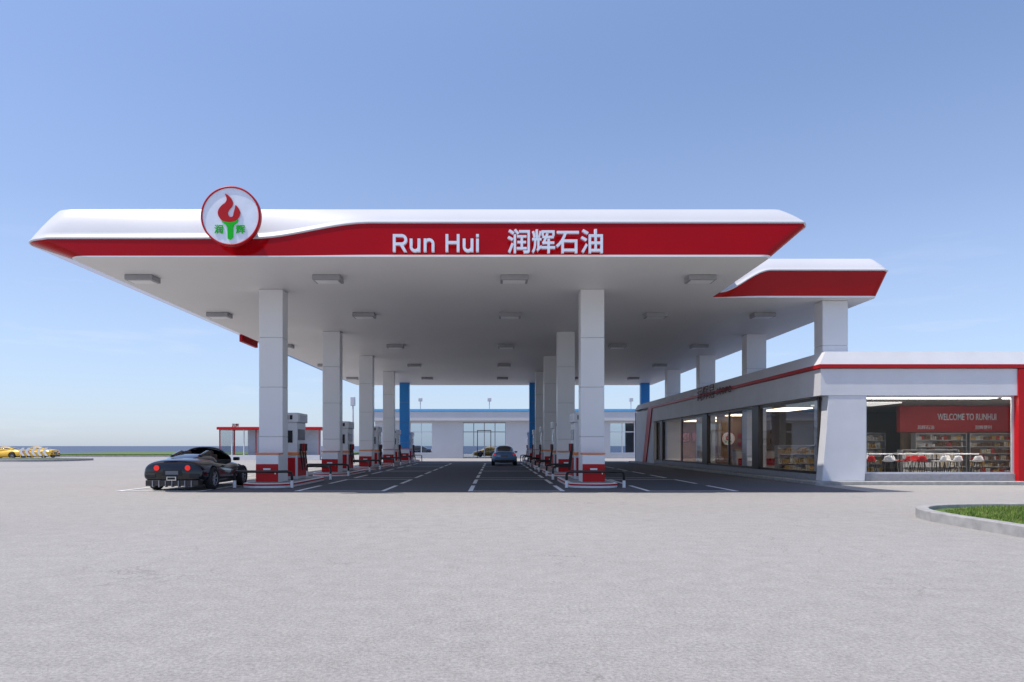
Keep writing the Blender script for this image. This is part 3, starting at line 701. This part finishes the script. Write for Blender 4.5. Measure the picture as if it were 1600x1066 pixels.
wl=thing('wall_lettering',(15.0,25.7+17.86,1.9),'red words on the interior wall beside the emblem','sign')
text('lettering','润辉石油',.34,.01,REDP,wl,(0,0,0)); text('lettering','欢迎光临',.34,.01,REDP,wl,(0,0,-.5))
for k in range(2):
    po=thing('wall_poster',(14.5+k*1.0,25.7+29.74,2.2),'small bright poster panel on the dark interior wall','poster','posters inside the shop')
    mb=MB(); mb.box(0,.85,-.03,0,-.5,.3,SCREEN); mb.obj('frame',po); mb=MB(); mb.box(.04,.81,-.036,-.031,-.46,.26,mat('poster_print',(.5,.18,.2),.4,0,.8,4)); mb.obj('print',po)
GC=[mat('goods_%s'%n,c,.4) for n,c in(('gold',(.42,.26,.07)),('red',(.38,.03,.02)),('cream',(.46,.40,.30)),('blue',(.05,.10,.26)),('brown',(.14,.07,.03)),('white',(.5,.5,.5)))]
def shelf(loc,W,H,lab,rows=5,pal=None,rz=0):
    s_=thing('goods_shelf',loc,lab,'shelf','goods shelves in the shop',rz)
    mb=MB(); mb.box(0,W,.3,.34,0,H,GREY); mb.box(-.03,0,-.05,.34,0,H,GREY); mb.box(W,W+.03,-.05,.34,0,H,GREY)
    for k in range(rows+1): mb.box(0,W,-.05,.3,k*H/rows-.02,k*H/rows,LGREY)
    mb.obj('rack',s_)
    mb=MB()
    for k in range(rows):
        x=.03
        while x<W-.12:
            w_=random.uniform(.045,.09); h_=random.uniform(.4,.78)*H/rows
            mm=random.choice(pal or GC)
            for rep in range(random.randint(1,3)):
                if x>W-.12: break
                mb.box(x,x+w_,.0,.22,k*H/rows+.001,k*H/rows+h_,mm); x+=w_+.025
    o=mb.obj('goods',s_); o['kind']='stuff'
    return s_
zf=.141
WP=[GC[5],GC[2],GC[1],GC[4],GC[0],GC[5],GC[4]]
shelf((19.5,32.6,zf),2.3,1.85,'tall grey shop shelf filled with coloured packages below the banner',6,WP)
shelf((22.0,32.6,zf),2.3,1.85,'tall grey shop shelf filled with coloured packages below the banner',6,WP)
shelf((15.9,34.5,zf),3.2,1.9,'shop shelf with rows of golden bottles',5,[GC[0],GC[2],GC[5]])
shelf((13.6,33.8,zf),1.9,1.3,'low shop shelf with golden bottles by the side window',3,[GC[0],GC[2]])
shelf((17.6,30.4,zf),2.4,1.1,'low shop shelf with white packages near the front window',3,[GC[5],GC[2]])
ct=thing('shop_counter',(13.8,40.2,zf),'long white service counter with red front panel','counter')
mb=MB(); mb.box(0,3.4,0,.7,0,.95,WHITE); mb.obj('body',ct,bevel=.02); mb=MB(); mb.box(.1,3.3,-.02,0,.15,.55,REDP); mb.obj('front_panel',ct); mb=MB(); mb.box(-.05,3.45,-.06,.75,.95,1.0,GREY); mb.obj('counter_top',ct)
tb=None
for x,y in((14.9,27.9),(16.6,28.0),(18.3,27.9)):
    if tb is None:
        tb=thing('cafe_table',(x,y,zf),'tall white rectangular cafe table with thin dark legs','table','cafe tables in the shop')
        mb=MB(); mb.box(-.7,.7,-.3,.3,.92,.97,WHITE); mb.obj('table_top',tb,bevel=.01)
        for a in(-.64,.64):
            for b in(-.25,.25): mb=MB(); mb.cyl((a,b,0),(a,b,.92),.02,DARK,n=8); mb.obj('leg',tb)
    else: dup(tb,(x,y,zf))
CW=mat('white_chair_shell',(.7,.7,.7),.4)
def chair(loc,m,lab,rz):
    c=thing('high_stool',loc,lab,'stool','high stools in the shop',rz)
    mb=MB(); vs=[];fs=[]
    prof=[(.19,.64),(.1,.65),(-.1,.64),(-.17,.67),(-.20,.74),(-.22,.82),(-.23,.88)]
    for i,(y,z) in enumerate(prof):
        hw=.20 if i<4 else .18-.035*(i-4)
        for t in(-1,-.5,0,.5,1): vs.append((hw*t,y+(.05*t*t if i>3 else 0),z+(.03*t*t if i<4 else 0)))
    for i in range(len(prof)-1):
        for j in range(4): fs.append((i*5+j,i*5+j+1,(i+1)*5+j+1,(i+1)*5+j))
    mb.add(vs,fs,m); o=mb.obj('seat_shell',c,smooth=True); so_=o.modifiers.new('s','SOLIDIFY'); so_.thickness=.02
    for a in(-1,1):
        for b in(-1,1): mb=MB(); mb.cyl((a*.11,b*.1,.64),(a*.21,b*.20,0),.013,DARK,n=8); mb.obj('leg',c)
for i,(x,y,rz,k) in enumerate(((13.9,27.35,0,0),(14.5,27.3,.1,0),(15.2,27.2,-.4,1),(15.9,27.35,.5,0),(16.5,27.3,-.1,0),(17.2,27.2,.35,1),(17.9,27.35,.0,1),(18.7,27.3,-.3,1),(14.3,28.5,3.1,1),(15.2,28.5,3.5,1),(16.2,28.6,3.2,1),(17.1,28.6,2.8,0),(18.4,28.5,3.2,1))):
    chair((x,y,zf),(REDP,CW)[k],('red','white')[k]+' moulded high stool with thin dark legs at a table',rz)
mb=MB(); mb.box(11.45,30,25.15,60.2,0,.118,CONC); structure(mb.obj('store_pavement',bevel=.01))
